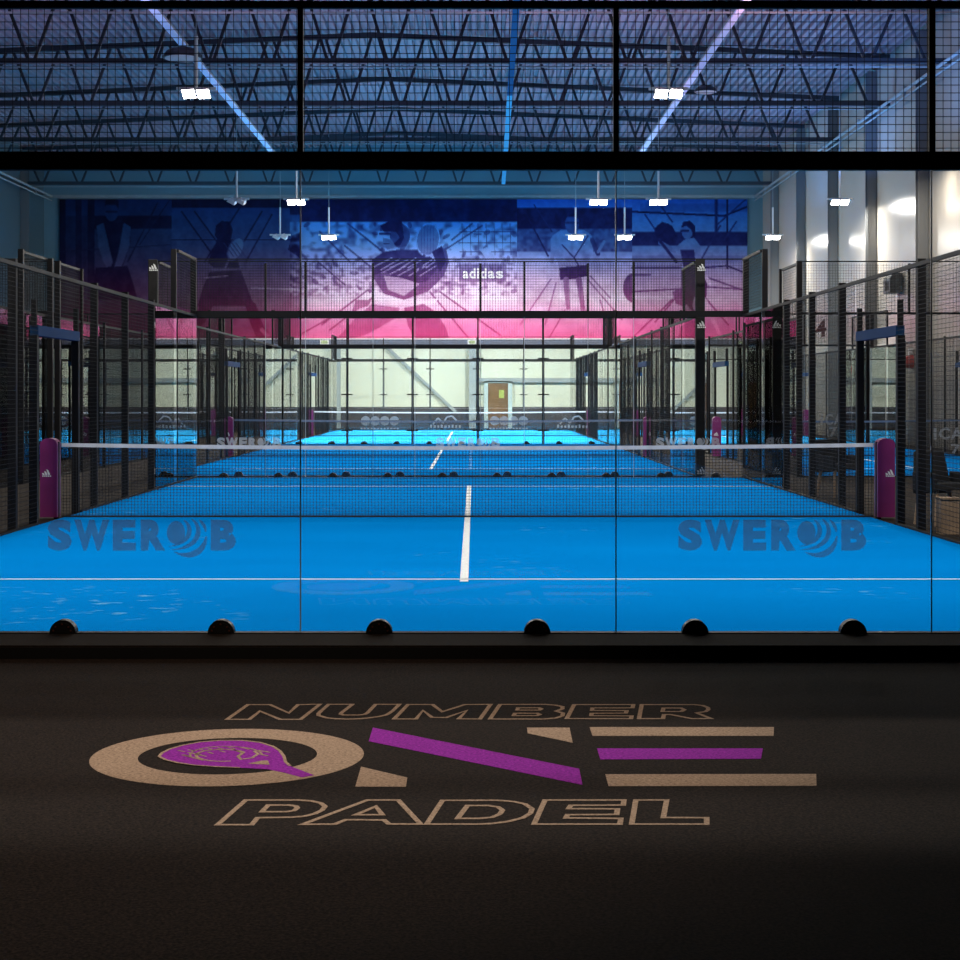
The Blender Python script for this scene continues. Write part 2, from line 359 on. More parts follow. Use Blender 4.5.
# right wall furniture
def rwx(px): return XR*F/(px-VX)
t = thing('court_number', 'dark red number 4 on the right white wall', 'sign', (XR-.005, 0, 0))
y0 = rwx(815.5); y1 = rwx(826.5); yc = (y0+y1)/2
m_ = MB(); vs, fs = glyph('4', .03)
zz0 = EYE+(VY-337)*yc/F; zz1 = EYE+(VY-320)*yc/F
m_.v = [(0, y0+(y1-y0)*a, zz0+(zz1-zz0)*b) for a, b in vs]; m_.f = fs
m_.build('numeral', 'maroon', t)
yq = rwx(902); t = thing('wall_cabinet', 'dark grey box fixed high on the right white wall', 'box', (XR-.15, yq, EYE+(VY-293)*yq/F))
bevel(MB().prism([(-.28,-.2,0),(.12,-.2,0),(.12,-.2,.62),(-.16,-.2,.62),(-.28,-.2,.45)], (0,.85,0)).build('housing', 'grey_box', t), .02)
MB().box(-.285,-.28,-.1,.4,.08,.38).build('grille', 'black', t)
for px, py, lab in ((851,370,'red alarm bell on the right wall seen between the fence posts'),(913,362,'red fire alarm box on the right wall beside the thick fence post')):
    yq = rwx(px); t = thing('alarm_bell', lab, 'alarm', (XR-.02, yq, EYE+(VY-py)*yq/F))
    MB().tube((0,0,0),(-.22,0,0),.22,16,r2=.17).build('bell', 'red', t); MB().box(-.1,.0,-.1,.1,.22,.40).build('strobe', 'white_metal', t)

# ------------------------------------------------------------------ mural: one printed banner, luminance painted and tinted blue to pink
MX0, MX1, MY0, MY1 = 60, 747, 199.5, 340
SS = 2
W_, H_ = (MX1-MX0), int(round(MY1-MY0))
gx, gy = np.meshgrid(MX0+(np.arange(W_*SS)+.5)/SS, MY0+(np.arange(H_*SS)+.5)/SS)
L = np.full(gx.shape, .55)
def inpoly(pts):
    r = np.zeros(gx.shape, bool); k = len(pts)
    for i in range(k):
        x1, y1 = pts[i]; x2, y2 = pts[(i+1) % k]
        if y1 == y2: continue
        c = ((gy >= min(y1,y2)) & (gy < max(y1,y2))); xi = x1+(gy-y1)*(x2-x1)/(y2-y1); r ^= c & (gx < xi)
    return r
def poly(pts, v, a=1.0):
    m = inpoly(pts); L[m] = L[m]*(1-a)+v*a
def rect(x0, x1, y0, y1, v, a=1.0):
    m = (gx >= x0) & (gx < x1) & (gy >= y0) & (gy < y1); L[m] = L[m]*(1-a)+v*a
def ell(cx, cy, rx, ry, v, a=1.0, rot=0, ring=None):
    c, s = math.cos(rot), math.sin(rot); u = (gx-cx)*c+(gy-cy)*s; t_ = -(gx-cx)*s+(gy-cy)*c
    d = (u/rx)**2+(t_/ry)**2; m = d < 1
    if ring: m &= d > ring
    L[m] = L[m]*(1-a)+v*a
def seg(x0, y0, x1, y1, w_, v, a=1.0, w2=None):
    w2 = w_ if w2 is None else w2
    dx, dy = x1-x0, y1-y0; l2 = dx*dx+dy*dy; t_ = np.clip(((gx-x0)*dx+(gy-y0)*dy)/l2, 0, 1)
    d = np.hypot(gx-x0-t_*dx, gy-y0-t_*dy); m = d < (w_+(w2-w_)*t_)/2; L[m] = L[m]*(1-a)+v*a
def vnoise(step, amp, x0, x1, y0, y1, sy=1.0):
    h, w_ = gx.shape; gw, gh = int(w_/SS/step)+3, int(h/SS/(step*sy))+3
    g = rng.random((gh, gw)); u = (gx-MX0)/step; v = (gy-MY0)/(step*sy); i = u.astype(int); j = v.astype(int); fu = u-i; fv = v-j
    n_ = (g[j,i]*(1-fu)+g[j,i+1]*fu)*(1-fv)+(g[j+1,i]*(1-fu)+g[j+1,i+1]*fu)*fv
    m = (gx >= x0) & (gx < x1) & (gy >= y0) & (gy < y1); L[m] += (n_[m]-.5)*amp
# panel 1: man with joined hands
rect(60,172,199,341,.42); rect(60,66,199,341,.03); rect(76,82,199,341,.12); rect(88,95,199,300,.08); rect(95,172,216,229,.06); rect(60,95,216,341,.18,.5)
seg(158,203,128,262,1.5,.12); seg(170,200,140,245,1.2,.15); seg(170,245,60,252,1,.2)
poly([(97,226),(108,221),(122,221),(130,225),(131,240),(126,258),(121,272),(110,272),(104,258),(98,240)],.10)
poly([(97,226),(104,223),(108,240),(113,262),(110,272),(104,262),(99,248)],.62); poly([(124,223),(131,227),(130,245),(124,262),(118,274),(114,270),(119,252)],.62)
ell(112,212,6.5,9.5,.5); poly([(105,206),(106,200),(113,198),(119,201),(119,209),(116,205),(108,205)],.06); seg(107,212,117,212,1.6,.12)
ell(115,273,5,3.5,.7); poly([(96,268),(128,266),(134,285),(138,300),(92,300)],.05)
# panel 2: woman from behind with racket
rect(172,292,199,341,.50); rect(172,292,199,208,.05); rect(290,318,199,215,.12)
for a in ((182,212,215,258),(195,212,232,262),(240,208,205,262),(262,212,232,262),(272,215,246,262)): seg(*a,1.6,.10)
seg(172,240,292,240,1.4,.12); seg(172,258,292,262,1,.25)
poly([(216,226),(222,221),(230,222),(233,230),(231,240),(236,252),(240,268),(214,268),(208,262),(214,248),(218,240),(215,236)],.06)
ell(236,249,7.5,13,.85,1,.45); ell(236,249,7.5,13,.35,.7,.45,.72)
for d in (-6,-2,2,6): seg(230+d,243,240+d,257,.7,.35)
seg(229,260,224,272,2,.55); poly([(210,272),(241,270),(252,300),(256,306),(198,306),(203,288)],.07)
poly([(243,296),(256,304),(262,322),(270,336),(258,341),(250,322)],.10); seg(262,330,268,336,4,.7); poly([(200,300),(216,300),(206,322),(196,330)],.12)
seg(205,278,228,276,1.2,.8); seg(252,288,300,290,2,.85); poly([(292,236),(306,230),(312,246),(300,258),(288,250)],.10); ell(308,252,4,9,.7,1,.4)
# panel 3: lunging player before a stone wall
rect(300,517,199,341,.92); rect(300,517,199,222,.06); vnoise(9,.25,300,517,199,222,3)
vnoise(4.2,1.0,290,517,222,262,.8); vnoise(3.3,.95,290,517,262,296,.7); vnoise(14,.35,290,517,222,300)
for i in range(90):
    cx_ = 300+rng.random()*215; cy_ = 224+rng.random()*70; ell(cx_, cy_, 2+rng.random()*2.5, 1+rng.random()*1.5, .15 if rng.random() < .6 else 1, .55, rng.random()*3)
rect(458,517,224,296,.5,.0)
for yy in (232,243,252): seg(460,yy,515,yy,.9,.25,.7)
for xx in range(462,516,8): seg(xx,224,xx+1,255,.8,.25,.6)
poly([(480,250),(488,247),(500,266),(492,268)],.95)
for a in ((348,224,388,256),(345,246,372,268),(320,232,350,262),(318,262,345,285),(445,250,482,226),(452,240,472,224),(330,330,372,298),(322,325,368,290),(440,292,500,335),(430,292,470,340),(300,335,330,318)): seg(*a,1.7,.22,.8)
poly([(372,260),(384,252),(398,250),(418,250),(432,258),(440,266),(443,276),(438,282),(424,288),(404,292),(388,288),(374,276)],.16)
for k in range(7): seg(372+k*9,268+(k%2)*2,392+k*8,258+(k%3),1.3,.85,.85)
for k in range(5): seg(376+k*11,276,396+k*10,266,1.1,.9,.8)
poly([(372,276),(386,272),(404,284),(426,282),(444,262),(440,250),(446,248),(449,262),(444,276),(428,292),(404,300),(384,294)],.30)
poly([(384,276),(402,278),(420,284),(404,296),(388,290)],.75); poly([(374,296),(392,298),(412,302),(432,300),(438,298),(436,304),(412,307),(384,304)],.98)
ell(400,236,10,12,.34); poly([(380,226),(388,222),(402,221),(404,238),(400,246),(392,246),(400,238),(396,232),(384,232)],.05); seg(380,234,390,234,2,.08); poly([(383,238),(392,240),(396,247),(388,250),(383,246)],.62); seg(384,244,389,244,1.2,.15)
ell(428,240,12,17,.62,1,.12); ell(428,240,12,17,.95,1,.12,.80); seg(424,256,420,270,2.6,.2)
for d in (-6,-3,0,3,6): seg(428+d,226,427+d,254,.6,.45)
poly([(372,304),(400,308),(396,318),(368,334),(345,341),(335,341),(352,322)],.50); poly([(404,308),(424,304),(436,312),(446,328),(450,341),(416,341),(408,326)],.40); poly([(356,300),(372,300),(368,306),(352,312)],.45)
poly([(432,252),(442,246),(446,262),(440,272)],.1)
# panel 4: standing man
rect(517,632,199,341,.9); rect(517,632,199,212,.8); rect(517,632,208,229,.07); vnoise(6,.2,517,632,206,231,2); rect(517,632,229,252,.42); vnoise(3,.35,517,632,229,252); rect(517,632,252,256,.85); vnoise(20,.25,517,632,256,340,.4)
seg(525,212,548,256,1.6,.1); seg(534,205,552,232,1.2,.2)
for a in ((551,279,520,325),(556,283,545,325),(588,280,622,320),(590,276,610,298),(565,310,548,340),(600,300,612,341)): seg(*a,1.5,.35,.8)
poly([(552,236),(561,230),(584,230),(592,236),(593,252),(588,262),(587,270),(560,270),(558,262),(551,252)],.78); vnoise(4,.18,550,594,230,270)
ell(572,224,7,10,.42); poly([(563,222),(565,213),(573,210),(580,214),(581,222),(576,217),(567,217)],.05); seg(566,223,578,223,1.6,.15)
seg(562,245,574,258,1.3,.2); seg(588,236,574,258,1.3,.2); seg(574,258,582,272,1.4,.2)
seg(553,240,552,262,5,.75,w2=3.5); seg(592,240,598,254,4.5,.25); seg(598,252,604,242,3,.7)
poly([(559,268),(588,265),(588,276),(575,279),(560,280)],.06)
seg(566,280,568,308,6,.45,w2=4); seg(579,280,583,310,6,.38,w2=4.5); ell(569,312,4,2.2,.98); ell(585,312,4,2.2,.6); ell(582,323,4,4,1); 
ell(634,288,11,15,.25); rect(634,760,274,300,.55,.0)
# panel 5: player under a steel frame
rect(632,747,199,341,.75); rect(632,747,232,246,.12); rect(632,747,256,262,.6); rect(640,747,204,212,.6)
seg(632,212,724,216,2,.06); seg(724,216,747,207,2,.06); seg(727,199,727,268,2.4,.10); seg(716,199,716,236,3.4,.15); seg(632,268,680,268,1.8,.15); seg(700,268,727,266,1.8,.15); seg(727,266,747,274,1.8,.15)
for a in ((660,205,672,222),(702,258,720,226),(718,224,745,200),(632,292,680,289),(632,275,650,275),(708,287,747,290),(708,278,742,290),(655,322,678,295),(700,292,728,325),(630,340,680,292),(724,240,736,222),(645,215,655,230)): seg(*a,1.7,.18,.85)
rect(632,700,296,299,1,.5)
ell(664,232,9.5,9,.06); poly([(655,228),(662,222),(672,226),(678,238),(674,246),(660,240)],.07)
ell(687,231,5.5,8.5,.6); poly([(681,228),(683,222),(690,221),(695,226),(695,240),(691,230),(686,226)],.06); seg(681,231,688,231,1.8,.1)
poly([(676,247),(684,240),(694,238),(700,246),(701,258),(698,270),(684,270),(680,252)],.68); seg(660,243,674,251,4.5,.6); seg(674,250,686,246,4.5,.66); seg(659,240,676,262,3,.15)
poly([(680,250),(694,250),(696,270),(684,270)],.15)
poly([(681,268),(700,268),(707,284),(706,300),(700,310),(694,296),(692,306),(696,316),(684,316),(681,298)],.07); poly([(672,292),(681,288),(682,306),(676,304)],.3)
poly([(686,304),(692,312),(696,316),(688,318),(683,310)],.75); seg(704,300,714,322,5,.85); seg(714,322,719,333,3.5,.98); seg(706,278,710,284,4,.9); seg(703,314,706,308,3.6,.92)
rect(459,506,264,282,.38,.75); vnoise(5,.16,60,300,199,341,1.5); vnoise(4,.12,300,747,199,341); vnoise(2,.10,60,747,199,341)
L = np.clip(L, 0, 1)
Lr = L.reshape(H_, SS, W_, SS).mean((1,3))
YY = np.repeat((MY0+np.arange(H_)+.5)[:,None], W_, 1); XX = np.repeat((MX0+np.arange(W_)+.5)[None,:], H_, 0)
def ramp(stops, y):
    ys = [s_[0] for s_ in stops]; return np.stack([np.interp(y, ys, [s_[1][c] for s_ in stops]) for c in range(3)], -1)/255.0
dark = ramp([(200,(3,12,66)),(240,(10,14,80)),(262,(30,20,90)),(290,(96,24,96)),(312,(150,22,90)),(340,(170,24,84))], YY)
lite = ramp([(200,(30,112,235)),(222,(70,160,255)),(245,(120,180,255)),(262,(190,190,255)),(280,(248,212,252)),(300,(255,226,248)),(314,(255,180,222)),(325,(255,135,190)),(340,(255,112,170))], YY)
rgb = dark*(1-Lr[...,None])+lite*Lr[...,None]
rgb = rgb*np.interp(XX, [60, 165, 175, 285, 310, 640], [.62, .66, .72, .76, 1, 1])[...,None]      # dimmer light at the left is multiplied into the print
lin = np.where(rgb <= .04045, rgb/12.92, ((rgb+.055)/1.055)**2.4)
nx, ny = W_, H_
vx = (MX0+np.arange(nx+1)-VX)*YB/F; vz = EYE+(VY-(MY0+np.arange(ny+1)))*YB/F
gridv = np.zeros((ny+1, nx+1, 3)); gridv[...,0] = vx[None,:]; gridv[...,2] = vz[:,None]
idx = np.arange((ny+1)*(nx+1)).reshape(ny+1, nx+1)
faces = np.stack([idx[1:,:-1], idx[1:,1:], idx[:-1,1:], idx[:-1,:-1]], -1).reshape(-1,4)
nv = gridv.size//3; X0, X1, Z1, Z0 = vx[0], vx[-1], vz[0], vz[-1]
extra = [(X0,.04,Z0),(X1,.04,Z0),(X1,.04,Z1),(X0,.04,Z1)]
a_, b_, c_, d_ = idx[-1,0], idx[-1,-1], idx[0,-1], idx[0,0]
ef = [(nv+3,nv+2,nv+1,nv),(a_,nv,nv+1,b_),(b_,nv+1,nv+2,c_),(c_,nv+2,nv+3,d_),(d_,nv+3,nv,a_)]
me = bpy.data.meshes.new('mural'); me.from_pydata(gridv.reshape(-1,3).tolist()+extra, [], faces.tolist()+[tuple(int(q) for q in f) for f in ef])
at = me.color_attributes.new('print', 'FLOAT_COLOR', 'CORNER')
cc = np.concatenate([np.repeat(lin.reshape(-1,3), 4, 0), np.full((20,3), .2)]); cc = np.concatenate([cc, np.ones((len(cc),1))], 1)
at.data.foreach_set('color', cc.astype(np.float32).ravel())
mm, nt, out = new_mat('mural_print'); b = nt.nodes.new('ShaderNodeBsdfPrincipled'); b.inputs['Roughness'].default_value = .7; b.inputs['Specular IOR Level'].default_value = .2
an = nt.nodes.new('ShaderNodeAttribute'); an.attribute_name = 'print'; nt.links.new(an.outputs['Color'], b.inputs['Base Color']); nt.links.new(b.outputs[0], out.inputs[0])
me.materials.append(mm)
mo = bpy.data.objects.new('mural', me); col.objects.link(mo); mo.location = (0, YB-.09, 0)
tag(mo, 'huge blue to pink printed banner of racket players across the far wall', 'mural')
m_ = MB(); xx = wx(462)
for ch, x0, x1, asc in (('a',462.5,468.5,0),('d',469.5,475.5,1),('i',477,479,1),('d',480.5,486.5,1),('a',488,494.5,0),('s',496,503,0)):
    put_glyph(m_, ch, wx(x0), wx(x1), wz(278.5), wz(268 if asc else 271), -.004)
m_.build('brand_lettering', pbr('pale_print',(1,.94,1),.6), mo)

# ------------------------------------------------------------------ court cages
H3, H4 = 2.93, 4.0
WR = .0048
def wires(mb, u0, u1, z0, z1, axis, off=0, step=.05, r=WR):
    h = r/2; q = r*.42 if axis == 'y' else r*.40; h = r*.42 if axis == 'x' else h
    for z in np.arange(z0+step/2, z1, step):
        if axis == 'x': mb.box(u0, u1, off-h, off+h, z-h, z+h)
        else: mb.box(off-h, off+h, u0, u1, z-h, z+h)
    for u in np.arange(u0+step/2, u1, step):
        if axis == 'x': mb.box(u-q, u+q, off+h, off+h+2*q, z0, z1)
        else: mb.box(off+h, off+h+.0034, u-.0017, u+.0017, z0, z1)
    return mb
def bx(axis, u0, u1, o0, o1, z0, z1):
    return MB().box(u0,u1,o0,o1,z0,z1) if axis == 'x' else MB().box(o0,o1,u0,u1,z0,z1)
_cache = {}
def cached(key, name, mat, fn, parent, loc=(0,0,0)):
    if key not in _cache: _cache[key] = fn().mesh(name, mat)
    o = bpy.data.objects.new(name, _cache[key]); col.objects.link(o); o.parent = parent; o.location = loc
    return o
def clamp(parent, u, axis, s):
    def shape():
        mb = MB(); k = 18; r = .083
        pts = [(r*math.cos(math.pi*i/k), -.035, r*math.sin(math.pi*i/k)) for i in range(k+1)]
        mb.prism(pts, (0,.07,0))
        pts = [(r*.8*math.cos(math.pi*i/k), -.048, r*.8*math.sin(math.pi*i/k)) for i in range(k+1)]
        mb.prism(pts, (0,.014,0)); return mb
    def pins():
        mb = MB()
        for a in (18, 45, 90, 135, 162):
            mb.tube((.058*math.cos(math.radians(a)),-.046,.058*math.sin(math.radians(a))),(.058*math.cos(math.radians(a)),-.054,.058*math.sin(math.radians(a))),.006,6)
        return mb
    c = cached('clamp', 'glass_clamp', 'clamp', shape, parent, (u,0,0) if axis == 'x' else (0,u,0))
    if axis == 'y': c.rotation_euler.z = math.pi/2
    cached('pins', 'clamp_screw', 'clamp_pin', pins, c)
    return c
def end_wall(label, cx, y, width, posts=False, detail=True, group=None, rl=.020, bm_=.115):
    t = thing('court_end_wall', label, 'glass court wall', (cx, y, 0), group)
    n = int(round(width/2)); h = width/2
    for s in (-1, 1):
        cached(('cp',), 'corner_post', 'black', lambda: MB().box(-.05,.05,-.05,.05,-.02,H4), t, (s*(h+.05),0,0))
    cached(('beam',width,bm_), 'top_beam', 'rail', lambda: MB().box(-h,h,-.03,.03,H3+.115-bm_,H3+.115), t)
    cached(('rail',width,rl), 'top_rail', 'rail', lambda: MB().box(-h,h,-.02,.02,H4-rl,H4), t)
    cached(('base',width), 'base_profile', 'rail', lambda: MB().box(-h,h,-.035,.035,-.02,.003), t)
    for i in range(n):
        u = -h+2*i
        cached('pane', 'glass_pane', 'glass', lambda: MB().box(.004,1.996,-.005,.005,.003,H3), t, (u,0,0))
        cached('mesh_e', 'mesh_panel', 'wire', lambda: wires(MB(), 0, 2, H3+.115, H4-.045, 'x'), t, (u,0,0))
        if i: 
            cached('edge', 'pane_joint', 'edge', lambda: MB().box(-.004,.004,-.006,.006,.003,H3), t, (u,0,0))
            cached('mp', 'mesh_post', 'black', lambda: MB().box(-.018,.018,-.02,.02,H3+.115,H4-.045), t, (u,0,0))
            if posts:
                cached('fp', 'support_post', 'black', lambda: MB().box(-.035,.035,.08,.15,-.02,H3+.02), t, (u,0,0))
                for z in (.42, 1.52, 2.62):
                    cached('sp', 'spider_bracket', 'black', lambda: MB().box(-.17,.17,-.02,.0,-.02,.02).box(-.02,.02,-.02,.1,-.02,.02), t, (u,0.0,z))
    if detail:
        for i in range(2*n): clamp(t, -h+.5+i, 'x', 1)
    return t
def side_wall(label, x, y0, out, group=None, glassy=False):
    # runs along y for 20 m; out = +1 when the outside is at +x
    t = thing('court_side_fence', label, 'court fence', (x, y0, 0), group)
    pw = .045 if y0 < 20 else .026; c = (pw+.008)*out; cd = .05*out
    for u in (2, 4, 6, 8, 12, 14, 16, 18):
        top = H4 if u in (2, 18) else H3+.09
        cached(('sp_', top, out, pw), 'fence_post', 'black', lambda: MB().box(c-pw,c+pw,-pw,pw,-.02,top), t, (0,u,0))
    for u0 in (0, 18):
        cached(('srail',), 'top_rail', 'rail', lambda: MB().box(-.02,.02,0.06,1.94,H4-.045,H4), t, (0,u0,0))
        cached(('smu',out), 'mesh_panel', 'wire', lambda: wires(MB(), 0.06, 1.94, H3+.09, H4-.045, 'y'), t, (0,u0,0))
    for u0 in (0, 2, 16, 18):
        cached('pane_y', 'glass_pane', 'glass', lambda: MB().box(-.005,.005,.06,1.94,.003,H3), t, (0,u0,0))
    cached(('sbeam',), 'top_beam', 'rail', lambda: MB().box(-.018,.018,.06,19.94,H3,H3+.045), t)
    cached(('sbase',), 'base_profile', 'rail', lambda: MB().box(-.03,.03,.06,8.85,-.02,.02).box(-.03,.03,10.95,19.94,-.02,.02), t)
    if glassy:
        for u0 in (4, 6, 12, 14): cached('pane_y', 'glass_pane', 'glass', lambda: MB(), t, (0,u0,0))
    for u0 in (() if glassy else (4, 6, 12, 14)):
        cached(('sm',), 'mesh_panel', 'wire', lambda: wires(MB(), .04, 1.96, .03, H3, 'y'), t, (0,u0,0))
    cached(('sm2',), 'mesh_panel', 'wire', lambda: wires(MB(), .04, .86, .03, H3, 'y'), t, (0,8,0))
    cached(('sm3',), 'mesh_panel', 'wire', lambda: wires(MB(), .04, .98, .03, H3, 'y'), t, (0,10.96,0))
    cached(('smd',), 'mesh_panel', 'wire', lambda: wires(MB(), 0, 2.0, 2.33, H3, 'y'), t, (0,8.92,0))
    for u in (8.9, 10.95):
        cached(('dp',out,pw), 'door_post', 'black', lambda: MB().box(c-pw,c+pw,-pw,pw,-.02,2.2), t, (0,u,0))
        cached(('ds',out), 'header_stub', 'black', lambda: MB().box(cd-.03,cd+.03,-.03,.03,2.32,2.62), t, (0,u,0))
    cached(('dh',out), 'door_header', 'blue_paint', lambda: MB().box(cd-.05,cd+.05,8.9,10.95,2.2,2.32), t)
    return t
def turf(cx, y0, width, label):
    tm = 'turf_overlit' if y0 > 45 else 'turf'  # far row takes the paler turf with bright light painted in
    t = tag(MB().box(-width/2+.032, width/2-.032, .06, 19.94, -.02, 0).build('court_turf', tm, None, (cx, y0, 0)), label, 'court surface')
    h = width/2
    for u in (3.05, 16.95): MB().box(-h+.04,h-.04,u-.025,u+.025,0,.003).build('service_line', 'line', t)
    MB().box(-.034,.034,2.87,9.95,0,.003).build('centre_line', 'line', t); MB().box(-.034,.034,10.05,17.13,0,.003).build('centre_line', 'line', t)
    return t
def net(cx, y, width, label, cover=True, tp='tape'):
    t = thing('court_net', label, 'net', (cx, y, 0)); h = width/2
    def body():
        mb = MB(); r = .0050; k = 24
        top = lambda x: .865-.04*(1-(x/h)**2)
        for j in range(22):
            f_ = (j+.5)/22
            for i in range(k):
                xa = -h+width*i/k; xb = -h+width*(i+1)/k
                mb.bar((xa,0,.02+(top(xa)-.02)*f_),(xb,0,.02+(top(xb)-.02)*f_), r)
        for x in np.arange(-h+.02, h, .040): mb.box(x-r/2,x+r/2,-r/2,r/2,.01,top(x))
        mb.box(-h,h,-.004,.004,.0,.022)
        return mb
    def tape():
        mb = MB(); k = 24; top = lambda x: .92-.04*(1-(x/h)**2)
        for i in range(k):
            xa = -h+width*i/k; xb = -h+width*(i+1)/k; mb.bar((xa,0,top(xa)-.030),(xb,0,top(xb)-.030),.012,.046)
        return mb
    cached(('net',width), 'net_mesh', 'net', body, t); cached(('tape',width,tp), 'net_tape', tp, tape, t)
    for s in (-1, 1):
        cached('npost', 'net_post', 'black', lambda: MB().box(-.03,.03,-.03,.03,-.02,.93), t, (s*(h+.06),0,0))
        if cover:
            def cov():
                mb = MB(); k = 8; pts = [(-.105,-.09,0),(.105,-.09,0)]
                for i in range(k+1):
                    a = math.pi*i/k; pts.append((.105*math.cos(a),-.09,.90+.07*math.sin(a)))
                return mb.prism(pts, (0,.18,0))
            o = cached('cover', 'post_cover', 'purple_pad', cov, t, (s*(h+.14),-.0,.005))
            def lg():
                mb = MB(); three(mb, -.02 if s < 0 else .045, .52, .052, -.0935); return mb
            cached(('lg',s), 'cover_logo', 'white', lg, o)
    return t
def three(mb, cx, cz, r, y):                    # three leaning stripes with a line of lettering below
    for i in range(3):
        x0 = cx-r+i*r*.66; w_ = r*.52; hg = r*(.45+.42*i); sh = (.45+.42*i)*r*.42
        mb.prism([(x0,y,cz),(x0+w_,y,cz),(x0+w_-sh*.9,y,cz+hg*.86),(x0-sh*.9+w_*.1,y,cz+hg*1.05)],(0,.002,0))
    for i in range(5): mb.box(cx-r*1.05+i*r*.44, cx-r*1.05+i*r*.44+r*.32, y, y+.002, cz-r*.42, cz-r*.12)
C1, C2, CL, CR = -.08, -.88, -12.8, 9.1
rows = [10.6, 31.1, 51.6]
# near court
turf(C1, rows[0], 10, 'blue turf of the near court with white service lines, behind the first glass')
front = end_wall('clear glass front wall of the near court with mesh above and large grey lettering', C1-.02, rows[0], 10, rl=.045)
near_back = end_wall('glass back wall of the near court, just behind its service line', C1, 30.58, 10)
side_wall('black mesh side fence left of the near court', C1-5.0, rows[0], -1)
side_wall('black mesh side fence right of the near court', C1+5.0, rows[0], 1)
net(C1, 20.6, 10, 'black net across the near court between two purple padded posts')
# middle and far court
for k, (y, nm) in enumerate(((rows[1],'middle'), (rows[2],'far'))):
    turf(C2, y, 10, 'blue turf of the %s court in the central row' % nm)
    e1 = end_wall('glass wall at the near end of the %s central court' % nm, C2, y+.02, 10, posts=False)
    e2 = end_wall('glass wall at the far end of the %s central court, on steel posts' % nm, C2, y+19.98, 10, posts=True)
    if k == 0: mid_front = e1; mid_back = e2
    else: far_front = e1
    side_wall('black mesh fence on the left side of the %s central court' % nm, C2-5.0, y, -1)
    side_wall('black mesh fence on the right side of the %s central court' % nm, C2+5.0, y, 1)
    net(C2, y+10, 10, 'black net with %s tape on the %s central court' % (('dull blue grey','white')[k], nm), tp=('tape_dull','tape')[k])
# left row (unlit), right row of narrow courts
for k, (y, nm) in enumerate(zip(rows, ('nearest','middle','farthest'))):
    turf(CL, y, 10, 'dim blue turf of the %s court in the left row' % nm)
    if k: end_wall('glass wall at the near end of the %s left court' % nm, CL, y+.02, 10, detail=False)
    end_wall('glass wall at the far end of the %s left court' % nm, CL, y+19.98, 10, detail=False, posts=(k == 2))
    side_wall('black mesh fence on the inner side of the %s left court' % nm, CL+5.0, y, 1)
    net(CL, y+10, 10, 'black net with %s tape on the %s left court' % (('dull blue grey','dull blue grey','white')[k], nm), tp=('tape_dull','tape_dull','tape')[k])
for k, (y, nm) in enumerate(((rows[1],'nearer'), (rows[2],'farther'))):
    turf(CR, y, 6, 'blue turf of the %s narrow court at the right wall' % nm)
    e = end_wall('glass wall at the near end of the %s narrow right court' % nm, CR, y+.02, 6, detail=False, bm_=.04)
    if k == 0: right_front = e
    end_wall('glass wall at the far end of the %s narrow right court' % nm, CR, y+19.98, 6, detail=False, bm_=.04)
    side_wall('glass sided fence on the inner side of the %s narrow right court' % nm, CR-3.0, y, -1, glassy=True)
    side_wall('black mesh fence against the right wall on the %s narrow court' % nm, CR+3.0, y, 1)
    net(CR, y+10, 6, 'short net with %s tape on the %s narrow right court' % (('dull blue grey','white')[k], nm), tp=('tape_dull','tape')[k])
# padded corner posts with white logos on the middle court
for s, lab in ((-1,'left'), (1,'right')):
    m_ = MB().box(-.085,.085,-.06,.03,0,H4+.02)
    o = bevel(m_.build('post_padding', 'fabric', mid_front, (s*5.08, -.06, 0)), .015)
    for z in (3.84, 2.78, .07):
        q = MB(); three(q, .02, z, .075, -.064); q.build('padding_logo', 'white', o)
# ------------------------------------------------------------------ lettering on glass
def swerob(parent, px0, px1, py0, py1, Y, mat, lx, thick=True, yo=-.0075):
    # px frame of the photo's left logo: 48..236 x 519..551
    S = (px1-px0)/188.0
    def X(p): return (px0+(p-48)*S-VX)*Y/F-lx
    def Z(p): return EYE+(VY-(py0+(p-519.5)*(py1-py0)/31.0))*Y/F
    mb = MB()
    for ch, a, b in (('S',48,72),('W',74.5,109.5),('E',113,136),('R',141,165.5),('B',211,236)): put_glyph(mb, ch, X(a), X(b), Z(550.5), Z(519.5), yo, .06)
    n = len(mb.v); k = 20
    mb.v += [(X(176.2+9.2*math.cos(2*math.pi*i/k)), yo, Z(532.5+11.6*math.sin(2*math.pi*i/k))) for i in range(k)]; mb.f.append(tuple(range(n, n+k)))
    def cres(p0, p1, p2, p3, w_):
        n = len(mb.v); m = 12
        for i in range(m+1):
            t_ = i/m; q = [(1-t_)**3*a+3*(1-t_)**2*t_*b+3*(1-t_)*t_*t_*c+t_**3*d for a, b, c, d in zip(p0, p1, p2, p3)]
            d_ = [3*(1-t_)**2*(b-a)+6*(1-t_)*t_*(c-b)+3*t_*t_*(d-c) for a, b, c, d in zip(p0, p1, p2, p3)]
            l = math.hypot(*d_); hw = w_*math.sin(math.pi*min(1, max(.06, t_*.94+.06)))/2+.15
            nx_, ny_ = -d_[1]/l*hw, d_[0]/l*hw
            mb.v += [(X(q[0]+nx_), yo, Z(q[1]+ny_)), (X(q[0]-nx_), yo, Z(q[1]-ny_))]
        for i in range(m): mb.f.append((n+2*i, n+2*i+1, n+2*i+3, n+2*i+2))
    cres((184,520),(193,526),(193,543),(169,546.5), 4.4)
    cres((192,519),(205,528),(199,550),(170,549.5), 4.6)
    cres((199,519.5),(205,524),(206,530),(206,532), 3.0)
    cres((206.5,536),(205,552),(190,560),(174,551.5), 6.0)
    return mb.build('vinyl_lettering', mat, parent)
swerob(front, 48, 236, 519.5, 550.5, rows[0], 'vinyl', C1-.02)
swerob(front, 678, 866, 519.5, 550.5, rows[0], 'vinyl', C1-.02)
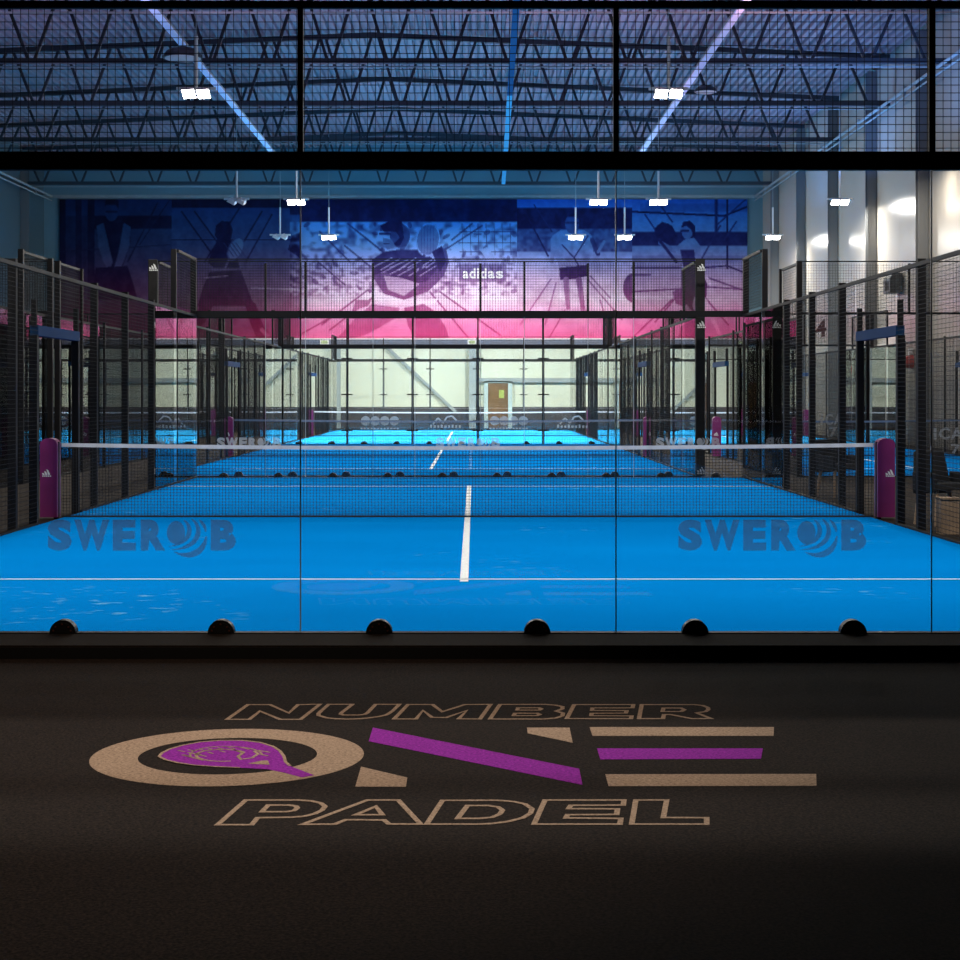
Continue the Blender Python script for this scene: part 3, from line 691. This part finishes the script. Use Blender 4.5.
for a, b in ((217,281),(436,500),(656,720)): swerob(near_back, a, b, 437.5, 447.5, 30.58, 'vinyl_far', C1)
def circles(parent, px, Y, lx):
    mb = MB()
    for i in range(4):
        cx_ = (px+i*9.6-VX)*Y/F-lx; cz = EYE+(VY-420.8)*Y/F; r = 4.6*Y/F; k = 20
        for sgn in (1, -1):
            n = len(mb.v); pts = [(cx_+r*math.cos(math.pi*j/k), -.008, cz+sgn*(r*.12+r*.88*math.sin(math.pi*j/k))) for j in range(k+1)]
            mb.v += pts; mb.f.append(tuple(range(n, n+k+1)))
    for i in range(12):
        x = (px-5+i*3.3-VX)*Y/F-lx; mb.box(x, x+2.0*Y/F, -.009, -.007, EYE+(VY-429.2)*Y/F, EYE+(VY-427.6)*Y/F)
    return mb.build('vinyl_roundels', 'vinyl_far', parent)
circles(mid_back, 365.5, 51.08, C2); circles(mid_back, 494.5, 51.08, C2)
def script_mark(parent, px, Y, lx):
    mb = MB(); s = Y/F; X = lambda p: (p-VX)*s-lx; Z = lambda p: EYE+(VY-p)*s
    pts = [(px,424),(px+5,418),(px+10,423),(px+14,417),(px+19,416),(px+24,421)]
    for a, b in zip(pts, pts[1:]): mb.bar((X(a[0]),-.009,Z(a[1])),(X(b[0]),-.009,Z(b[1])),1.6*s,.004,up=(0,1,0))
    for i in range(9): mb.box(X(px-3+i*3.6), X(px-.9+i*3.6), -.010, -.008, Z(428), Z(425.4 if i % 3 else 424.6))
    return mb.build('vinyl_lettering', 'vinyl_far', parent)
script_mark(mid_back, 433, 51.08, C2); script_mark(mid_back, 560, 51.08, C2)
m_ = MB(); s_ = 31.12/F
def RX_(p): return (p-VX)*s_-CR
def RZ_(p): return EYE+(VY-p)*s_
put_glyph(m_, 'I', RX_(933.5), RX_(936.5), RZ_(439.5), RZ_(427.5), -.009); put_glyph(m_, 'C', RX_(939), RX_(950), RZ_(439.5), RZ_(427.5), -.009)
put_glyph(m_, 'A', RX_(950.5), RX_(963), RZ_(439.5), RZ_(427.5), -.009); put_glyph(m_, '7', RX_(951), RX_(960), RZ_(454), RZ_(444), -.009)
m_.build('vinyl_lettering', 'vinyl_far', right_front)
m_ = MB()
for ch, a, b in (('I',820.5,822.5),('C',825,833),('A',833.5,843)): put_glyph(m_, ch, RX_(a), RX_(b), RZ_(425), RZ_(414), -.009)
put_glyph(m_, '7', RX_(829), RX_(837), RZ_(437), RZ_(427), -.009)
m_.build('vinyl_lettering', 'vinyl_far', right_front)

# ------------------------------------------------------------------ carpet logo
D0 = EYE-FL
def fl(px, py, dz=0):
    D = D0*F/(py-VY); return ((px-VX)*D/F, D, FL+.0006+dz*.4)
logo = thing('carpet_logo', 'tan and purple club logo with outlined words printed on the dark carpet', 'floor logo', (-.15, 7.2, FL))
def addf(name, pts, mat, dz=0, parent=None, h=.0008):
    m_ = MB(); m_.prism([Vector(fl(x, y, dz))-Vector((-.15,7.2,FL)) for x, y in pts], (0,0,h)); return m_.build(name, mat, parent or logo)
def stroke(mb, pts, w_=.021, closed=True, dz=0):
    P = [Vector(fl(x, y, dz))-Vector((-.15,7.2,FL)) for x, y in pts]; k = len(P); n = len(mb.v)
    rng_ = range(k)
    for i in rng_:
        a = P[i-1] if (closed or i) else P[i]; b = P[i]; c = P[(i+1) % k] if (closed or i < k-1) else P[i]
        d1 = (b-a); d2 = (c-b)
        if d1.length < 1e-6: d1 = d2
        if d2.length < 1e-6: d2 = d1
        d1.normalize(); d2.normalize(); n1 = Vector((-d1.y,d1.x,0)); n2 = Vector((-d2.y,d2.x,0)); m = (n1+n2)
        if m.length < 1e-4: m = n1.copy()
        m.normalize(); s = min(2.2, 1/max(.2, m.dot(n1)))
        for q in (m*w_/2*s, -m*w_/2*s): mb.v += [tuple(b+q), tuple(b+q+Vector((0,0,.0008)))]
    for i in range(k if closed else k-1):
        a = n+4*i; b = n+4*((i+1) % k)
        mb.f += [(a+1,b+1,b+3,a+3),(a,a+2,b+2,b),(a,b,b+1,a+1),(a+2,a+3,b+3,b+2)]
NUM = {
 'N': [[(227,719.5),(248,704.8),(270,704.8),(288.8,713.1),(298.1,704.8),(320,704.4),(300.6,719.5),(280,719.5),(260,711.3),(249.4,719.5)]],
 'U': [[(328.7,704.5),(318.5,713.5),(318.6,715.6),(326,717.9),(336,718.9),(348.7,719.3),(361,718.9),(371,717.8),(380,716.6),(387,714.8),(392.5,711.2),(399.4,704.5),(375.6,704.5),(367.5,713),(364.5,714.6),(358,715.2),(343.7,715.2),(340.6,714.2),(341.5,712.9),(352.5,704.5)]],
 'M': [[(394,719.2),(408,704.7),(432.5,704.7),(442.2,711.9),(465,704.7),(490.6,704.5),(480,719.2),(458.5,719.0),(466.9,710.6),(446.3,717.7),(431.9,717.5),(423,710.6),(416,719.2)]],
 'B': [[(490,719.2),(500,704.6),(546,704.6),(556,705.4),(562.5,706.8),(562.5,709),(556,711.3),(563,713.2),(562.5,716),(556,718.2),(544,719.2)],[(518.1,708.0),(539,708.0),(541.5,709.1),(539,710.3),(517.2,710.3)],[(515,713.4),(537,713.4),(540,714.6),(537,715.8),(513.7,715.8)]],
 'E': [[(566.7,718.8),(574.2,704.8),(633.3,704.8),(632.5,708.1),(592.5,708.1),(592,710.6),(626.7,710.8),(625.8,713.3),(591.6,713.5),(591.3,715.9),(631.7,716.1),(631,718.8)]],
 'R': [[(639,718.8),(641.7,704.8),(694,704.8),(703,705.7),(708,707.8),(708.5,709.7),(705.5,711.8),(696.7,713),(711,718.8),(691.7,718.8),(670.8,714.7),(664,714.7),(663,718.8)],[(663.5,708.2),(681,708.2),(684.5,709.9),(681,711.7),(662.5,711.7)]]}
PAD = {
 'P': [[(217.5,825),(245.8,800.3),(298,800.3),(312,801.2),(321,803.4),(325,806.5),(322,810.5),(315,813.8),(305,816.3),(292,817.5),(257.5,818),(251.7,825)],[(261.7,812),(268.3,805.3),(289,805.3),(296,806.4),(297.5,808.2),(294,810.8),(286,812)]],
 'A': [[(302.5,824.6),(367.5,800.3),(398.3,800.3),(420.5,824.3),(389,824.3),(384,820.3),(345.8,820),(335,824.4)],[(355.8,815),(375.8,806.7),(382.5,815)]],
 'D': [[(426.7,824.4),(442.5,800.6),(495,800.5),(513,801.7),(525,804.2),(532,809),(530.5,813.5),(523,818),(508,821.8),(492,823.8),(478,824.4)],[(457.5,818.7),(467.5,805.8),(488,805.8),(498,807.2),(502.5,810.3),(500,814.2),(492,817.5),(480,818.7)]],
 'E': [[(534,824.4),(545,800.3),(624,800.3),(623.3,805.3),(570.8,805.6),(568.5,808.9),(617.5,809.2),(616.7,814.7),(567.5,815),(565.8,818.2),(620.8,818.7),(620,824.4)]],
 'L': [[(631.7,824.4),(635.8,800.3),(666.7,800.3),(663.3,817.8),(706.7,818),(706.7,824.4)]]}
for dct in (NUM, PAD):
    for ch, loops in dct.items():
        m_ = MB()
        for lp in loops: stroke(m_, lp)
        m_.build('outlined_letter', 'tan', logo)
m_ = MB(); k = 72; cx_, cy_ = -1.081, 7.35
ox, oy, oz = .15, -7.2, 0
def ring(mb, cx, cy, r0x, r0y, r1x, r1y, z, h, k=72):
    n = len(mb.v)
    for i in range(k):
        a = 2*math.pi*i/k
        for rx_, ry_ in ((r0x,r0y),(r1x,r1y)):
            for zz in (z, z+h): mb.v.append((cx+rx_*math.cos(a)+ox, cy+ry_*math.sin(a)+oy, zz))
    for i in range(k):
        a = n+4*i; b = n+4*((i+1) % k)
        mb.f += [(a+1,b+1,b+3,a+3),(a,b,b+1,a+1),(a+2,a+3,b+3,b+2),(a,a+2,b+2,b)]
ring(m_, cx_, cy_, .39, .373, .596, .583, .0006, .0008); m_.build('ring', 'tan', logo)
rk = [(159,757),(162,753.5),(170,749.5),(182,746),(200,742.6),(220,741),(242,741),(260,743),(273,747),(280,751.5),(284,757),(285.5,762.5),(290,766.5),(314,775.7),(302,777.8),(283,772.8),(268,769.8),(240,768.2),(215,767.2),(195,765.8),(178,763.3),(166,760.5)]
racket = addf('racket', rk, 'purple', .0025)
m_ = MB(); stroke(m_, rk[:13], .014, False, .005); stroke(m_, rk[17:]+[rk[0]], .014, False, .005)
m_.build('racket_outline', 'tan', racket)
m_ = MB()
def arc(cx, cy, rx, ry, a0, a1, k=16): return [(cx+rx*math.cos(math.radians(a0+(a1-a0)*i/k)), cy+ry*math.sin(math.radians(a0+(a1-a0)*i/k))) for i in range(k+1)]
stroke(m_, arc(222,756,26,6.0,70,330), .014, False, .005); stroke(m_, arc(226,755.5,36,8.6,170,355), .010, False, .005)
stroke(m_, [(237,751.5),(243,753.5),(238,757),(241,760),(252,758.5),(258,754.5),(254,751.5)], .014, False, .005)
for i in range(7): stroke(m_, [(178+i*10, 751-abs(i-6)*-.0-i*.6),(185+i*10, 752.5-i*.6)], .010, False, .005)
for i in range(6): stroke(m_, [(184+i*12, 755.5-i*1.4),(189+i*12, 757-i*1.4)], .010, False, .005)
for a in (((182,755.5),(204,761)),((188,753),(206,757)),((258,751),(270,753)),((260,755),(268,756.5))): stroke(m_, a, .012, False, .005)
m_.build('string_pattern', 'tan', racket)
addf('throat_mark', [(248,764.3),(262,761.2),(268,761.3),(269.5,765.3)], 'tan', .005, racket)
addf('letter_bar', [(372.9,727.8),(579.2,769),(582.5,785.1),(368.7,741.4)], 'purple')
addf('letter_wedge', [(361,766.9),(407.3,777.8),(406,786.9),(355.2,786.9)], 'tan')
addf('letter_wedge', [(527,727.8),(569.5,727.8),(572.7,742.9),(527.6,733.5)], 'tan')
addf('letter_bar', [(589.6,727.3),(774,727.3),(773.5,736.1),(592.5,736.1)], 'tan')
addf('letter_bar', [(597,748.6),(762.8,748.6),(761,759),(600.3,759.6)], 'purple')
addf('letter_bar', [(605.3,774.5),(816.2,774.2),(816.5,786),(608.6,786.4)], 'tan')

# ------------------------------------------------------------------ chairs outside the near court's right fence
def chair(x, y, label, rz=0):
    t = thing('lounge_chair', label, 'chair', (x, y, -.02), 'black chairs outside the near court', rz)
    bevel(MB().prism([(-.24,-.24,.42),(.24,-.24,.42),(.22,-.20,.50),(-.22,-.20,.50)], (0,.46,0)).build('seat', 'fabric', t), .02)
    bevel(MB().prism([(-.26,.20,.36),(.26,.20,.36),(.20,.28,.86),(-.20,.28,.86)], (0,.05,0)).build('backrest', 'fabric', t), .02)
    for sx in (-1,1):
        bevel(MB().box(sx*.25-.02,sx*.25+.02,-.24,.24,.40,.62).build('armrest', 'fabric', t), .015)
        for sy in (-1,1): MB().tube((sx*.20,sy*.18,.42),(sx*.24,sy*.22,0),.026,8,r2=.02).build('leg', 'wood', t)
chair(5.46, 25.0, 'black fabric chair on light wooden legs outside the right fence, beside the net', .4)
chair(5.50, 19.6, 'black fabric chair on light wooden legs outside the right fence, nearest the camera', .3)
t = thing('storage_crate', 'plain light wooden crate beside the black chair behind the right fence', 'crate', (5.21, 18.4, -.02))
MB().box(-.10,.10,-.10,.10,0,.38).build('body', 'wood', t); MB().box(-.11,.11,-.11,.11,.38,.40).build('lid', 'wood', t)
# ------------------------------------------------------------------ floodlights and light
def area(name, loc, rot, sx, sy, power, colr, spread=math.pi):
    l = bpy.data.lights.new(name, 'AREA'); l.shape = 'RECTANGLE'; l.size = sx; l.size_y = sy; l.energy = power; l.color = colr; l.spread = spread
    o = bpy.data.objects.new(name, l); col.objects.link(o); o.location = loc; o.rotation_euler = rot; return o
LZ = 7.9
WARM = (1,.95,.86)
def flood(x, y, aim, lit, label, power=430):
    t = thing('floodlight', label, 'floodlight', (x, y, LZ), 'pendant floodlights over the courts')
    cached('stem', 'stem', 'white_metal', lambda: MB().tube((0,0,.12),(0,0,1.2),.035,8), t)
    cached(('rod',round(x,1)), 'suspension_rod', 'steel', lambda: MB().tube((0,0,1.2),(0,0,roofz(x)+.10-LZ),.012,6), t)
    cached('bar', 'crossbar', 'white_metal', lambda: MB().box(-.42,.42,-.03,.03,.06,.12), t)
    for s in (-1, 1):
        hd = cached(('head',), 'lamp_head', 'white_metal', lambda: MB().prism([(-.14,-.16,-.03),(.14,-.16,-.03),(.10,-.10,.07),(-.10,-.10,.07)],(0,.30,0)), t, (s*.155,0,0))
        hd.rotation_euler = (-.5 if lit else .35, aim*(.06 if lit else .5), 0)
        cached(('lens',lit), 'lens', 'lens' if lit else 'lens_off', lambda: MB().box(-.125,.125,-.14,.13,-.04,-.03), hd)
    if lit: area('flood_beam', (x, y, LZ-.16), (0, aim*.35, 0), .8, .3, power, WARM)
    return t
PM, PF, PO = 380, 2250, 440
for y, p_ in ((14.3,560), (26.9,430), (46.6,PM)):
    cx_ = C1 if y < 30 else C2
    for s in (-1, 1): area('flood_beam', (cx_+s*5.0, y, LZ), (0, s*.35, 0), .8, .3, p_, WARM)
for y in (34.8, 46.6):
    area('flood_beam', (6.1, y, LZ), (0,-.35,0), .8, .3, 260, WARM) if y < 40 else None; area('flood_beam', (12.1, y, LZ), (0,0,0), .8, .3, PO*.35, (1,.9,.74))
for x, p_ in ((C2-5.0,PM),(C2+5.0,PM)):
    flood(x, 35.4, -1 if x < 0 else 1, True, 'lit floodlight above the top beam, %s of the two nearest lamps' % ('left' if x < 0 else 'right'), p_)
for y, rn in ((55.3,'front'), (67.7,'back')):
    pw = PF if y < 60 else PF*1.35
    flood(C2-5.0, y, -1, True, 'lit floodlight at the left edge of the far court, %s row' % rn, pw)
    flood(C2+5.0, y, 1, True, 'lit floodlight at the right edge of the far court, %s row' % rn, pw)
    flood(-7.85, y, 1, False, 'unlit white floodlight at the far left, %s row' % rn)
    flood(6.1, y, -1, True, 'lit floodlight on the inner edge of the narrow right court, %s row' % rn, 430)
    flood(12.1, y, 0, True, 'lit floodlight close to the right white wall, %s row' % rn, PO)
# added coloured fill lights without fixtures, tinting the roof and upper right wall
for X, Y, p_, c in ((-13,38,170,(.75,.42,.80)),(-6,38,190,(.90,.46,.80)),(1,38,220,(1.0,.46,.75)),(7,38,320,(1.0,.42,.62)),(-12,49,90,(.55,.42,1.0)),(-4,49,110,(.62,.44,1.0)),(4,49,140,(.80,.44,.95)),
                   (11,45,330,(.04,.28,1.0)),(11,54,330,(.04,.28,1.0)),(11,64,240,(.04,.28,1.0)),(-12,62,50,(.05,.34,.85)),(-3,62,75,(.08,.42,1.0)),(6,62,90,(.12,.46,1.0)),(-12,72,90,(.04,.38,.80)),(-3,72,140,(.05,.42,.9)),(6,72,150,(.06,.42,.9))):
    g_ = sum(c)/3; area('added_roof_fill', (X, Y, 8.6), (math.pi, 0, 0), 2.4, .5, p_*.5, tuple(.8*q+.2*g_ for q in c))
# warm dim reception downlight
l = bpy.data.lights.new('reception_spot', 'SPOT'); l.energy = 380; l.color = (1,.76,.58); l.spot_size = math.radians(88); l.spot_blend = .45; l.shadow_soft_size = .12
o = bpy.data.objects.new('reception_spot', l); col.objects.link(o); o.location = (-1.8, 7.6, 4.15)
